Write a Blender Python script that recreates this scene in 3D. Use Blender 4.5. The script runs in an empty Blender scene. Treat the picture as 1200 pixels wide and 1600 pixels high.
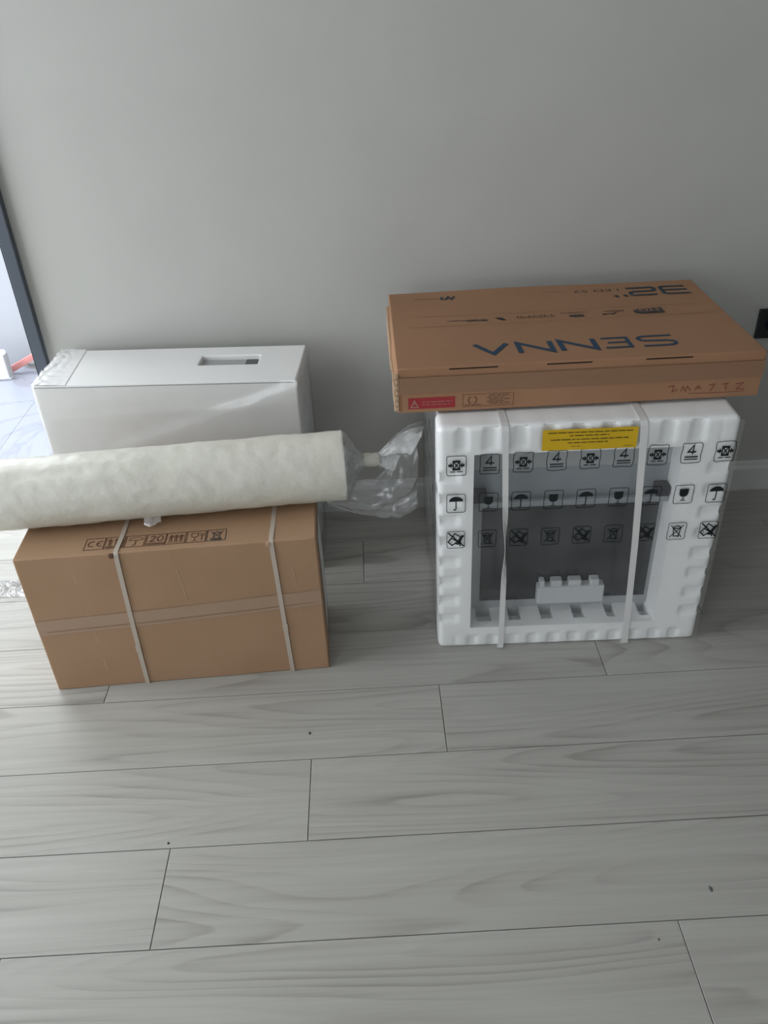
import bpy, bmesh, math, random
import numpy as np
from mathutils import Vector, Matrix, noise

random.seed(7)
S = bpy.context.scene
COL = S.collection
PI = math.pi

# ------------------------------------------------------------------ camera
CAM_F, CAM_PITCH, CAM_ROLL, CAM_YAW, CAM_H = 1281.3, 0.588399, 0.0485286, 0.00842089, 1.377298
cy_, sy_ = math.cos(CAM_YAW), math.sin(CAM_YAW)
fwd = Vector((sy_*math.cos(CAM_PITCH), cy_*math.cos(CAM_PITCH), -math.sin(CAM_PITCH)))
rgt = Vector((cy_, -sy_, 0)); dwn = fwd.cross(rgt)
c_, s_ = math.cos(CAM_ROLL), math.sin(CAM_ROLL)
rgt, dwn = c_*rgt + s_*dwn, -s_*rgt + c_*dwn
cam_data = bpy.data.cameras.new('camera')
cam = bpy.data.objects.new('camera', cam_data); COL.objects.link(cam)
cam_data.sensor_fit = 'HORIZONTAL'; cam_data.sensor_width = 36.0
cam_data.lens = CAM_F/1200.0*36.0; cam_data.clip_start = 0.02
up = -dwn; bk = -fwd
cam.matrix_world = Matrix(((rgt.x, up.x, bk.x, 0), (rgt.y, up.y, bk.y, 0), (rgt.z, up.z, bk.z, CAM_H), (0, 0, 0, 1)))
S.camera = cam

# ------------------------------------------------------------------ world, light, exposure
w = bpy.data.worlds.new('sky'); S.world = w; w.use_nodes = True
bg = w.node_tree.nodes['Background']
bg.inputs[0].default_value = (0.92, 0.96, 1.0, 1); bg.inputs[1].default_value = 4.2
S.view_settings.view_transform = 'Standard'; S.view_settings.look = 'None'
S.view_settings.gamma = 1.0; S.view_settings.use_curve_mapping = False
S.view_settings.exposure = 0.27
DOOR_L, DOOR_R, DOOR_H = -1.66, -0.893, 2.12
WINS = [(0.40, 1.95, 0.10, 2.45), (-3.00, -1.10, 0.10, 2.45)]   # glass doors in the left wall (outside the frame): y0, y1, z0, z1
RX0, RX1, RY0, RY1, RZ1 = -1.95, 6.5, -5.0, 2.094, 2.65

def area(name, loc, rot, sx, sy, portal=True, power=0, col=(1, 1, 1)):
    l = bpy.data.lights.new(name, 'AREA'); l.shape = 'RECTANGLE'; l.size = sx; l.size_y = sy
    l.energy = power; l.color = col
    l.cycles.is_portal = portal
    o = bpy.data.objects.new(name, l); COL.objects.link(o); o.location = loc; o.rotation_euler = rot
    return o
area('doorway_portal', ((DOOR_L+DOOR_R)/2, 2.26, DOOR_H/2), (-PI/2, 0, 0), DOOR_R-DOOR_L, DOOR_H)
for q in WINS:
    area('window_portal', (RX0-0.16, (q[0]+q[1])/2, (q[2]+q[3])/2), (0, -PI/2, 0), q[3]-q[2], q[1]-q[0])

FILL_WIN = (-0.85, 0.35, 0.95, 1.95)        # unseen window added behind the viewer for frontal light: x0, x1, z0, z1
area('window_portal', ((FILL_WIN[0]+FILL_WIN[1])/2, RY0-0.16, (FILL_WIN[2]+FILL_WIN[3])/2), (PI/2, 0, 0), FILL_WIN[1]-FILL_WIN[0], FILL_WIN[3]-FILL_WIN[2])

# ------------------------------------------------------------------ materials
def srgb(r, g, b):
    f = lambda c: ((c/255+0.055)/1.055)**2.4 if c/255 > 0.04045 else c/255/12.92
    return (f(r), f(g), f(b), 1)

class Mat:
    def __init__(s, name, col=(0.8, 0.8, 0.8, 1), rough=0.6, spec=0.4, metal=0.0):
        s.m = bpy.data.materials.new(name); s.m.use_nodes = True
        s.t = s.m.node_tree; s.n = s.t.nodes; s.b = s.n['Principled BSDF']; s.out = s.n['Material Output']
        s.b.inputs['Base Color'].default_value = col
        s.b.inputs['Roughness'].default_value = rough
        s.b.inputs['Specular IOR Level'].default_value = spec
        s.b.inputs['Metallic'].default_value = metal
    def N(s, typ, **kw):
        n = s.n.new(typ)
        for k, v in kw.items():
            if k in n.inputs.keys(): n.inputs[k].default_value = v
            else: setattr(n, k, v)
        return n
    def L(s, a, b): s.t.links.new(a, b)
    def coords(s, scale=(1, 1, 1), which='Object'):
        tc = s.N('ShaderNodeTexCoord'); mp = s.N('ShaderNodeMapping')
        mp.inputs['Scale'].default_value = scale
        s.L(tc.outputs[which], mp.inputs['Vector']); return mp.outputs[0]
    def mottle(s, vec, scale, c1, c2, lo=0.35, hi=0.65, detail=4):
        nz = s.N('ShaderNodeTexNoise', Scale=scale, Detail=detail); s.L(vec, nz.inputs['Vector'])
        cr = s.N('ShaderNodeValToRGB'); cr.color_ramp.elements[0].position = lo; cr.color_ramp.elements[1].position = hi
        cr.color_ramp.elements[0].color = c1; cr.color_ramp.elements[1].color = c2
        s.L(nz.outputs['Fac'], cr.inputs[0]); s.L(cr.outputs[0], s.b.inputs['Base Color']); return nz, cr
    def bump(s, sock, strength=0.2, dist=0.002):
        b = s.N('ShaderNodeBump', Strength=strength, Distance=dist); s.L(sock, b.inputs['Height']); s.L(b.outputs[0], s.b.inputs['Normal']); return b

M = {}
def paint(name, col, rough=0.7, bump=0.08, scale=180, spec=0.3, var=0.03):
    m = Mat(name, col, rough, spec); v = m.coords()
    c2 = tuple(max(0, c*(1-var)) for c in col[:3])+(1,)
    m.mottle(v, 6, c2, col)
    nz = m.N('ShaderNodeTexNoise', Scale=scale, Detail=3.0); m.L(v, nz.inputs['Vector'])
    m.bump(nz.outputs['Fac'], bump, 0.001)
    M[name] = m.m; return m

paint('wall_paint', (0.505, 0.505, 0.480, 1), 0.75)
paint('ceiling_paint', (0.62, 0.62, 0.61, 1), 0.8)
paint('baseboard_paint', (0.66, 0.67, 0.67, 1), 0.45)
paint('terrace_plaster', (0.46, 0.48, 0.52, 1), 0.8)
paint('frame_grey', (0.085, 0.10, 0.125, 1), 0.45, 0.02)
paint('socket_black', (0.018, 0.024, 0.024, 1), 0.4, 0.02)
paint('white_carton', (0.87, 0.87, 0.86, 1), 0.55, 0.04, 60)
paint('film_white', (0.90, 0.90, 0.90, 1), 0.22, 0.1, 90, 0.6)
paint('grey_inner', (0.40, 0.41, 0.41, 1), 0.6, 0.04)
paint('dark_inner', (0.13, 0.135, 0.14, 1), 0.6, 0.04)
paint('strap_white', (0.74, 0.74, 0.73, 1), 0.4, 0.1, 500)
paint('strap_beige', (0.52, 0.45, 0.38, 1), 0.4, 0.1, 500)
paint('label_white', (0.62, 0.62, 0.60, 1), 0.45, 0.02)
paint('label_yellow', (0.70, 0.45, 0.02, 1), 0.5, 0.03)
paint('label_red', (0.34, 0.035, 0.04, 1), 0.5, 0.03)
paint('ink_black', (0.012, 0.016, 0.018, 1), 0.6, 0.0)
paint('ink_grey', (0.06, 0.052, 0.048, 1), 0.6, 0.0)
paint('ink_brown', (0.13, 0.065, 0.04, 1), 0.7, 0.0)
paint('ink_blue', (0.022, 0.055, 0.10, 1), 0.6, 0.0)
paint('ink_teal', (0.030, 0.048, 0.065, 1), 0.6, 0.0)
paint('ink_red', (0.24, 0.07, 0.045, 1), 0.7, 0.0)
paint('ink_rule', (0.22, 0.125, 0.08, 1), 0.7, 0.0)
paint('print_pale', (0.40, 0.22, 0.18, 1), 0.6, 0.0)
paint('slit_dark', (0.03, 0.018, 0.012, 1), 0.9, 0.0)
paint('oven_steel', (0.29, 0.325, 0.345, 1), 0.35, 0.02)
paint('oven_panel', (0.095, 0.12, 0.14, 1), 0.35, 0.02)
paint('spacer_foam', (0.60, 0.63, 0.64, 1), 0.6, 0.05)
paint('oven_dark', (0.008, 0.010, 0.018, 1), 0.6, 0.02, 180, 0.15)
paint('oven_side', (0.42, 0.44, 0.45, 1), 0.5, 0.02)
paint('substrate', (0.10, 0.10, 0.095, 1), 0.9)
paint('pink_plastic', (0.75, 0.32, 0.30, 1), 0.5)
paint('rubble_grey', (0.30, 0.30, 0.31, 1), 0.9)
paint('white_plastic', (0.80, 0.80, 0.82, 1), 0.4)
paint('crumb', (0.05, 0.045, 0.045, 1), 0.8)
paint('neck_tape', (0.55, 0.55, 0.48, 1), 0.5)

m = Mat('oven_glass', (0.008, 0.012, 0.015, 1), 0.15, 0.5); M['oven_glass'] = m.m

def cardboard(name, c1, c2, flute=(90, 90, 0.6)):
    m = Mat(name, c1, 0.72, 0.25); v = m.coords()
    m.mottle(v, 5, c1, c2, 0.3, 0.7, 6)
    v2 = m.coords(flute)
    nz = m.N('ShaderNodeTexNoise', Scale=1.0, Detail=3.0); m.L(v2, nz.inputs['Vector'])
    m.bump(nz.outputs['Fac'], 0.18, 0.0015)
    M[name] = m.m
cardboard('cardboard_tv', (0.345, 0.187, 0.106, 1), (0.375, 0.206, 0.118, 1), (2, 60, 60))
cardboard('cardboard_carton', (0.375, 0.235, 0.14, 1), (0.41, 0.26, 0.16, 1), (70, 70, 1.2))
cardboard('cardboard_edge', (0.50, 0.36, 0.25, 1), (0.42, 0.28, 0.18, 1))

# styrofoam
m = Mat('styrofoam', (0.92, 0.935, 0.935, 1), 0.55, 0.35); v = m.coords()
vo = m.N('ShaderNodeTexVoronoi', Scale=260.0); m.L(v, vo.inputs['Vector']); m.bump(vo.outputs['Distance'], 0.12, 0.0008)
m.b.inputs['Subsurface Weight'].default_value = 0.0
M['styrofoam'] = m.m

# roll of cream sheet
m = Mat('roll_cream', (0.70, 0.69, 0.61, 1), 0.38, 0.5); v = m.coords((1, 1, 1))
m.mottle(v, 9, (0.66, 0.65, 0.57, 1), (0.72, 0.71, 0.635, 1), 0.3, 0.7)
nz = m.N('ShaderNodeTexNoise', Scale=55.0, Detail=5.0); m.L(v, nz.inputs['Vector']); m.bump(nz.outputs['Fac'], 0.28, 0.005)
M['roll_cream'] = m.m

# clear plastic: part transparent, part milky, shiny
def film(name, haze, gloss=0.12, rough=0.18, wr=30, bump=0.5, tint=(0.85, 0.88, 0.9, 1), fres=0.7):
    m = Mat(name); m.n.remove(m.b)
    v = m.coords()
    nz = m.N('ShaderNodeTexNoise', Scale=float(wr), Detail=4.0); m.L(v, nz.inputs['Vector'])
    bp = m.N('ShaderNodeBump', Strength=bump, Distance=0.004); m.L(nz.outputs['Fac'], bp.inputs['Height'])
    tr = m.N('ShaderNodeBsdfTransparent'); tr.inputs[0].default_value = (1, 1, 1, 1)
    df = m.N('ShaderNodeBsdfDiffuse'); df.inputs[0].default_value = tint
    tl = m.N('ShaderNodeBsdfTranslucent'); tl.inputs[0].default_value = tint
    gl = m.N('ShaderNodeBsdfGlossy'); gl.inputs['Roughness'].default_value = rough
    for x in (df, gl): m.L(bp.outputs[0], x.inputs['Normal'])
    mx = m.N('ShaderNodeMixShader'); mx.inputs[0].default_value = 0.4; m.L(df.outputs[0], mx.inputs[1]); m.L(tl.outputs[0], mx.inputs[2])
    m2 = m.N('ShaderNodeMixShader'); m.L(tr.outputs[0], m2.inputs[1]); m.L(mx.outputs[0], m2.inputs[2])
    mr = m.N('ShaderNodeMapRange'); mr.inputs['From Min'].default_value = 0.3; mr.inputs['From Max'].default_value = 0.7
    mr.inputs['To Min'].default_value = haze*0.6; mr.inputs['To Max'].default_value = min(1, haze*1.4)
    m.L(nz.outputs['Fac'], mr.inputs['Value']); m.L(mr.outputs[0], m2.inputs[0])
    lw = m.N('ShaderNodeFresnel', IOR=1.35); m.L(bp.outputs[0], lw.inputs['Normal'])
    mu = m.N('ShaderNodeMath', operation='MULTIPLY_ADD'); m.L(lw.outputs[0], mu.inputs[0]); mu.inputs[1].default_value = fres; mu.inputs[2].default_value = gloss*0.2
    m3 = m.N('ShaderNodeMixShader'); m.L(mu.outputs[0], m3.inputs[0]); m.L(m2.outputs[0], m3.inputs[1]); m.L(gl.outputs[0], m3.inputs[2])
    m.L(m3.outputs[0], m.out.inputs['Surface']); M[name] = m.m
film('film_oven', 0.10, 0.04, 0.25, 8, 0.12, (0.96, 0.97, 0.98, 1), 0.22)
film('film_box', 0.10, 0.4, 0.22, 10, 0.6, (0.9, 0.92, 0.93, 1), 0.40)
film('film_bag', 0.16, 0.3, 0.2, 25, 0.7)
film('film_cone', 0.30, 0.3, 0.2, 25, 0.6)
film('film_dense', 0.72, 0.3, 0.25, 25, 0.35, (0.95, 0.96, 0.97, 1))
film('film_floor', 0.22, 0.8, 0.12, 60, 0.8, (0.97, 0.97, 0.97, 1))
paint('tape_clear', (0.405, 0.275, 0.19, 1), 0.30, 0.05, 60, 0.4)
paint('tape_brown', (0.29, 0.165, 0.10, 1), 0.30, 0.08, 40, 0.4)

# floor planks: pale grey wood, grain along x, different for every plank
m = Mat('plank_wood', (0.5, 0.5, 0.48, 1), 0.42, 0.35)
tc = m.N('ShaderNodeTexCoord'); oi = m.N('ShaderNodeObjectInfo')
mul = m.N('ShaderNodeVectorMath', operation='SCALE'); cmb = m.N('ShaderNodeCombineXYZ')
m.L(oi.outputs['Random'], cmb.inputs[0]); m.L(oi.outputs['Random'], cmb.inputs[2])
m.L(cmb.outputs[0], mul.inputs[0]); mul.inputs['Scale'].default_value = 37.0
add = m.N('ShaderNodeVectorMath', operation='ADD'); m.L(tc.outputs['Object'], add.inputs[0]); m.L(mul.outputs[0], add.inputs[1])
def mapped(sc):
    q = m.N('ShaderNodeMapping'); q.inputs['Scale'].default_value = sc; m.L(add.outputs[0], q.inputs['Vector']); return q.outputs[0]
def math2(op, a, b, c=None):
    q = m.N('ShaderNodeMath', operation=op)
    for i, x in enumerate((a, b, c)):
        if x is None: continue
        if isinstance(x, (int, float)): q.inputs[i].default_value = x
        else: m.L(x, q.inputs[i])
    return q.outputs[0]
nA = m.N('ShaderNodeTexNoise', Scale=1.0, Detail=1.2, Roughness=0.35); m.L(mapped((0.75, 6.2, 1)), nA.inputs['Vector'])
nW = m.N('ShaderNodeTexNoise', Scale=1.0, Detail=3.0); m.L(mapped((5, 30, 1)), nW.inputs['Vector'])
nB = m.N('ShaderNodeTexNoise', Scale=1.0, Detail=5.0); m.L(mapped((2.4, 85, 1)), nB.inputs['Vector'])
nC = m.N('ShaderNodeTexNoise', Scale=1.0, Detail=2.0); m.L(mapped((1.6, 13, 1)), nC.inputs['Vector'])
f1 = math2('MULTIPLY_ADD', nW.outputs['Fac'], 0.5, math2('MULTIPLY', nA.outputs['Fac'], 19.0))
fr = math2('FRACT', f1, None)
ring = math2('MULTIPLY', math2('POWER', fr, 2.6), math2('SMOOTH_MIN', math2('MULTIPLY', math2('SUBTRACT', 1.0, fr), 9.0), 1.0, 0.3))   # a soft rise, then a fall: growth rings
mask = m.N('ShaderNodeMapRange'); mask.inputs['From Min'].default_value = 0.38; mask.inputs['From Max'].default_value = 0.66
mask.inputs['To Min'].default_value = 0.08; mask.inputs['To Max'].default_value = 0.50
m.L(nC.outputs['Fac'], mask.inputs['Value'])
v1 = math2('MULTIPLY', ring, mask.outputs[0])
v2 = math2('SUBTRACT', 0.62, v1)
v3 = math2('MULTIPLY_ADD', nB.outputs['Fac'], 0.55, v2)
v4 = math2('MULTIPLY_ADD', nC.outputs['Fac'], -0.35, v3)
cr = m.N('ShaderNodeValToRGB'); e = cr.color_ramp.elements
e[0].position = 0.22; e[0].color = (0.275, 0.264, 0.240, 1); e[1].position = 0.86; e[1].color = (0.455, 0.450, 0.415, 1)
x = e.new(0.60); x.color = (0.395, 0.387, 0.356, 1)
m.L(v4, cr.inputs[0]); m.L(cr.outputs[0], m.b.inputs['Base Color'])
m.bump(nB.outputs['Fac'], 0.08, 0.0008)
M['plank_wood'] = m.m

# marble tile
m = Mat('marble', (0.8, 0.81, 0.84, 1), 0.25, 0.5); v = m.coords((1, 1, 1), 'Generated'); oi = m.N('ShaderNodeObjectInfo')
tc = m.N('ShaderNodeTexCoord'); ad = m.N('ShaderNodeVectorMath', operation='ADD'); m.L(tc.outputs['Object'], ad.inputs[0]); m.L(oi.outputs['Location'], ad.inputs[1])
nz = m.N('ShaderNodeTexNoise', Scale=2.2, Detail=7.0, Distortion=1.6); m.L(ad.outputs[0], nz.inputs['Vector'])
cr = m.N('ShaderNodeValToRGB'); e = cr.color_ramp.elements
e[0].position = 0.47; e[0].color = (0.33, 0.35, 0.41, 1); e[1].position = 0.53; e[1].color = (0.33, 0.35, 0.41, 1)
x = e.new(0.5); x.color = (0.285, 0.30, 0.35, 1)
m.L(nz.outputs['Fac'], cr.inputs[0]); m.L(cr.outputs[0], m.b.inputs['Base Color']); M['marble'] = m.m

# ------------------------------------------------------------------ mesh helpers
def link(name, me, mat=None, parent=None, loc=None, rotz=None, smooth=None):
    o = bpy.data.objects.new(name, me); COL.objects.link(o)
    if mat and not me.materials: me.materials.append(M[mat])
    if parent: o.parent = parent
    if loc is not None: o.location = loc
    if rotz is not None: o.rotation_euler = (0, 0, rotz)
    if smooth is not None:
        for p in me.polygons: p.use_smooth = True
        me.set_sharp_from_angle(angle=math.radians(smooth))
    return o
def from_bm(name, bm, mat=None, parent=None, **kw):
    me = bpy.data.meshes.new(name); bmesh.ops.recalc_face_normals(bm, faces=bm.faces); bm.to_mesh(me); bm.free()
    return link(name, me, mat, parent, **kw)
def thing(name, label, cat, loc=(0, 0, 0), rotz=0, group=None):
    o = bpy.data.objects.new(name, None); COL.objects.link(o); o.empty_display_size = 0.1
    o.location = loc; o.rotation_euler = (0, 0, rotz); o['label'] = label; o['category'] = cat
    if group: o['group'] = group
    return o
def tag(o, label, cat, group=None):
    o['label'] = label; o['category'] = cat
    if group: o['group'] = group
    return o
def box_bm(a, b, bevel=0.0, seg=2, bm=None):
    bm2 = bmesh.new()
    r = bmesh.ops.create_cube(bm2, size=1)
    for v in bm2.verts:
        v.co = Vector([a[i]+(v.co[i]+0.5)*(b[i]-a[i]) for i in range(3)])
    if bevel: bmesh.ops.bevel(bm2, geom=bm2.edges[:], offset=bevel, segments=seg, affect='EDGES', profile=0.6)
    if bm is None: return bm2
    me = bpy.data.meshes.new('t'); bm2.to_mesh(me); bm2.free(); bm.from_mesh(me); bpy.data.meshes.remove(me); return bm
def box(name, a, b, mat, parent=None, bevel=0.002, **kw):
    return from_bm(name, box_bm(a, b, bevel), mat, parent, **kw)
def voxel(xs, ys, zs, solid, disp=None):
    """boundary of the solid cells of a lattice, vertices shared"""
    nx, ny, nz = len(xs)-1, len(ys)-1, len(zs)-1
    mx = [(xs[i]+xs[i+1])/2 for i in range(nx)]; my = [(ys[i]+ys[i+1])/2 for i in range(ny)]; mz = [(zs[i]+zs[i+1])/2 for i in range(nz)]
    A = np.zeros((nx+2, ny+2, nz+2), bool)
    for i in range(nx):
        for j in range(ny):
            for k in range(nz):
                A[i+1, j+1, k+1] = solid(mx[i], my[j], mz[k])
    vid = {}; verts = []; faces = []
    def V(i, j, k):
        q = (i, j, k)
        if q not in vid: vid[q] = len(verts); verts.append((xs[i], ys[j], zs[k]))
        return vid[q]
    quads = {(1, 0, 0): ((1, 0, 0), (1, 1, 0), (1, 1, 1), (1, 0, 1)), (-1, 0, 0): ((0, 0, 0), (0, 0, 1), (0, 1, 1), (0, 1, 0)),
             (0, 1, 0): ((0, 1, 0), (0, 1, 1), (1, 1, 1), (1, 1, 0)), (0, -1, 0): ((0, 0, 0), (1, 0, 0), (1, 0, 1), (0, 0, 1)),
             (0, 0, 1): ((0, 0, 1), (1, 0, 1), (1, 1, 1), (0, 1, 1)), (0, 0, -1): ((0, 0, 0), (0, 1, 0), (1, 1, 0), (1, 0, 0))}
    for d, q in quads.items():
        B = A & ~np.roll(A, (-d[0], -d[1], -d[2]), (0, 1, 2))
        for i, j, k in np.argwhere(B):
            faces.append([V(i-1+c[0], j-1+c[1], k-1+c[2]) for c in q])
    if disp: verts = [disp(*v) for v in verts]
    me = bpy.data.meshes.new('v'); me.from_pydata(verts, [], faces); me.update()
    return me
def grid_me(nu, nv, fn, closed_u=False):
    verts = [fn(i/(nu-1) if not closed_u else i/nu, j/(nv-1)) for j in range(nv) for i in range(nu)]
    faces = []
    for j in range(nv-1):
        for i in range(nu if closed_u else nu-1):
            a = j*nu+i; b = j*nu+(i+1) % nu
            faces.append((a, b, b+nu, a+nu))
    me = bpy.data.meshes.new('g'); me.from_pydata(verts, [], faces); me.update(); return me
def nz(x, y, z=0.0, sc=1.0): return noise.noise(Vector((x*sc, y*sc, z*sc)))

# flat print: strokes and fills in a plane; to3 turns (u, v) into a point
def print_bm(prims, to3):
    bm = bmesh.new()
    for p in prims:
        if p[0] == 'f':
            try: bm.faces.new([bm.verts.new(to3(*q)) for q in p[1]])
            except ValueError: pass
        else:
            pts, wd = p[1], p[2]/2
            n = len(pts)
            closed = (abs(pts[0][0]-pts[-1][0])+abs(pts[0][1]-pts[-1][1])) < 1e-9 and n > 2
            L = []
            for i in range(n):
                a = pts[i-1] if i else (pts[-2] if closed else None)
                b = pts[i+1] if i < n-1 else (pts[1] if closed else None)
                q = pts[i]
                def nr(s, e):
                    dx, dy = e[0]-s[0], e[1]-s[1]; l = math.hypot(dx, dy) or 1; return (-dy/l, dx/l)
                if a is None: nn = nr(q, b); k = 1
                elif b is None: nn = nr(a, q); k = 1
                else:
                    n1, n2 = nr(a, q), nr(q, b); sx, sy = n1[0]+n2[0], n1[1]+n2[1]; l = math.hypot(sx, sy)
                    if l < 0.2: nn = n1; k = 1
                    else:
                        nn = (sx/l, sy/l); k = min(2.2, 1/max(0.3, nn[0]*n1[0]+nn[1]*n1[1]))
                L.append((bm.verts.new(to3(q[0]+nn[0]*wd*k, q[1]+nn[1]*wd*k)), bm.verts.new(to3(q[0]-nn[0]*wd*k, q[1]-nn[1]*wd*k))))
            for i in range(n-1):
                bm.faces.new((L[i][0], L[i][1], L[i+1][1], L[i+1][0]))
    return bm
def printed(name, prims, to3, mat, parent):
    bm = print_bm(prims, to3)
    me = bpy.data.meshes.new(name); bm.to_mesh(me); bm.free()
    o = link(name, me, mat, parent)
    if name in ('fine_print', 'label_print', 'notice_print'): o['kind'] = 'stuff'      # words too small to read
    return o
def text_me(body, size):
    cu = bpy.data.curves.new('t', 'FONT'); cu.body = body; cu.size = size; cu.align_x = 'LEFT'
    o = bpy.data.objects.new('t', cu); COL.objects.link(o)
    dg = bpy.context.evaluated_depsgraph_get(); me = bpy.data.meshes.new_from_object(o.evaluated_get(dg))
    bpy.data.objects.remove(o); return me
def words_line(x0, x1, y, h, seed):
    """a line of print too small to read: word-length dashes"""
    r = random.Random(seed); out = []; x = x0
    while x < x1:
        l = min(r.uniform(0.006, 0.02), x1-x)
        out.append(('s', [(x, y), (x+l, y)], h)); x += l+0.0022
    return out

def rrect(hw, hh, r, wav=0, ph=0):
    pts = []
    for cx, cy, a0 in ((hw-r, hh-r, 0), (-hw+r, hh-r, 90), (-hw+r, -hh+r, 180), (hw-r, -hh+r, 270)):
        for k in range(4):
            a = math.radians(a0+k*30); pts.append((cx+r*math.cos(a), cy+r*math.sin(a)))
    if wav:                                             # more points on the long sides for a wavy film
        P = []
        for i, p in enumerate(pts):
            q = pts[(i+1) % len(pts)]; n = 5 if math.hypot(q[0]-p[0], q[1]-p[1]) > r else 1
            for k in range(n): P.append((p[0]+(q[0]-p[0])*k/n, p[1]+(q[1]-p[1])*k/n))
        pts = [(x+wav*math.sin(y*9+ph), y+wav*0.6*math.sin(x*6+ph)) for x, y in P]
    return pts+[pts[0]]
def arc(cx, cy, r, a0, a1, n=10, ry=None):
    ry = r if ry is None else ry
    return [(cx+r*math.cos(math.radians(a0+(a1-a0)*k/n)), cy+ry*math.sin(math.radians(a0+(a1-a0)*k/n))) for k in range(n+1)]
def circle(cx, cy, r, n=12): return arc(cx, cy, r, 0, 360, n)[:-1]

def ic_crush():
    P = [('s', [(-.17, .24), (.17, .24), (.17, -.2), (-.17, -.2), (-.17, .24)], .06), ('s', [(-.17, .24), (.17, -.2)], .05), ('s', [(.17, .24), (-.17, -.2)], .05),
         ('f', [(-.17, .24), (.17, .24), (.1, .17), (-.1, .17)]), ('f', [(-.17, -.2), (.17, -.2), (.1, -.13), (-.1, -.13)])]
    for s in (-1, 1):
        P += [('f', [(s*.19, .02), (s*.31, .17), (s*.31, -.13)]), ('s', [(s*.28, .02), (s*.42, .02)], .11)]
    return P+[('s', [(-.32, -.31), (-.06, -.31)], .045), ('s', [(.02, -.31), (.33, -.31)], .045)]
def ic_four():
    return [('s', [(.05, -.06), (.07, .40), (-.19, .06), (.22, .06)], .07), ('s', [(-.34, -.19), (.36, -.19)], .06), ('s', [(-.34, -.31), (.36, -.31)], .05)]
def ic_umbrella(fill=True):
    dome = arc(0, .10, .38, 0, 180, 12, .27)
    P = [('f', dome)] if fill else [('s', dome+[dome[0]], .04)]
    return P+[('s', [(0, .1), (0, -.30), (-.03, -.36), (-.10, -.36), (-.12, -.31)], .055)]
def ic_glass(fill=True):
    cup = [(-.24, .30), (-.24, .08)]+arc(0, .06, .24, 180, 360, 8, .2)+[(.24, .30)]
    P = [('f', cup)] if fill else [('s', cup+[cup[0]], .04)]
    return P+[('s', [(0, -.14), (0, -.33)], .03), ('s', [(-.14, -.34), (.14, -.34)], .03), ('s', [(0, -.2), (-.1, -.33)], .02), ('s', [(0, -.2), (.1, -.33)], .02)]
def ic_hook():
    P = [('s', [(-.06, .38), (.28, .16), (.12, -.12), (-.24, .10), (-.06, .38)], .06), ('s', [(-.24, .10), (-.43, -.12), (-.2, -.33), (.12, -.12)], .07),
         ('s', [(-.43, .42), (.47, -.40)], .07), ('s', [(.16, -.16), (.30, .05), (.36, .20), (.46, .22)], .12), ('f', circle(.2, -.14, .11)),
         ('s', [(.2, -.2), (.28, -.4)], .07), ('s', [(-.12, .2), (-.02, .06)], .03), ('s', [(-.3, -.06), (-.2, -.2)], .03), ('s', [(-.05, -.2), (.18, -.28)], .09)]
    return P
def ic_bin(bar=False):
    P = [('s', [(-.2, .17), (-.14, -.3), (.14, -.3), (.2, .17), (-.2, .17)], .05), ('s', arc(0, .18, .2, 0, 180, 8, .14), .05), ('s', [(-.26, .18), (.26, .18)], .04),
         ('s', [(-.36, .36), (.32, -.36)], .045), ('s', [(.36, .36), (-.36, -.36)], .045), ('f', circle(.13, -.3, .06))]
    if bar: P += [('f', [(-.3, -.44), (.3, -.44), (.3, -.34), (-.3, -.34)])]
    return P

# ================================================================== SETTING
# floor with its planks
floor = box('floor', (RX0-0.2, RY0-0.2, -0.06), (RX1+0.2, RY1, -0.0105), 'substrate', bevel=0); floor['kind'] = 'structure'
PW, PL, Y0 = 0.193, 1.155, 1.14773
offs = {0: 0.118, 1: -0.167, 2: -0.4276, 3: 0.474, -1: 0.505, -3: -0.048, -2: -0.36, -4: 0.72}
full = None; GAP = 0.0007
def plank_me(x0, x1, y0, y1):
    bm = box_bm((x0, y0, -0.0105), (x1, y1, 0), 0)
    top = [e for e in bm.edges if all(v.co.z > -0.001 for v in e.verts)]
    bmesh.ops.bevel(bm, geom=top, offset=0.0006, segments=1, affect='EDGES')
    bmesh.ops.recalc_face_normals(bm, faces=bm.faces)
    me = bpy.data.meshes.new('plank'); bm.to_mesh(me); bm.free(); me.materials.append(M['plank_wood']); return me
full = plank_me(-PL/2+GAP, PL/2-GAP, -PW/2+GAP, PW/2-GAP)
rr = random.Random(3)
for r in range(-4, 25):
    ya, yb = Y0-r*PW, Y0-(r-1)*PW                   # near, far edge
    ya2, yb2 = max(ya, RY0), min(yb, RY1-0.001)
    if yb2-ya2 < 0.01: continue
    x = offs.get(r, rr.uniform(-0.5, 0.5))
    while x > RX0: x -= PL
    while x < RX1:
        xa, xb = max(x, RX0), min(x+PL, RX1)
        if xb-xa > 0.02:
            if xb-xa > PL-1e-6 and yb2-ya2 > PW-1e-6: me = full
            else:
                hx, hy = (xb-xa)/2, (yb2-ya2)/2; me = plank_me(-hx+GAP, hx-GAP, -hy+GAP, hy-GAP)
            link('plank', me, None, floor, ((xa+xb)/2, (ya2+yb2)/2, 0))
        x += PL

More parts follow.
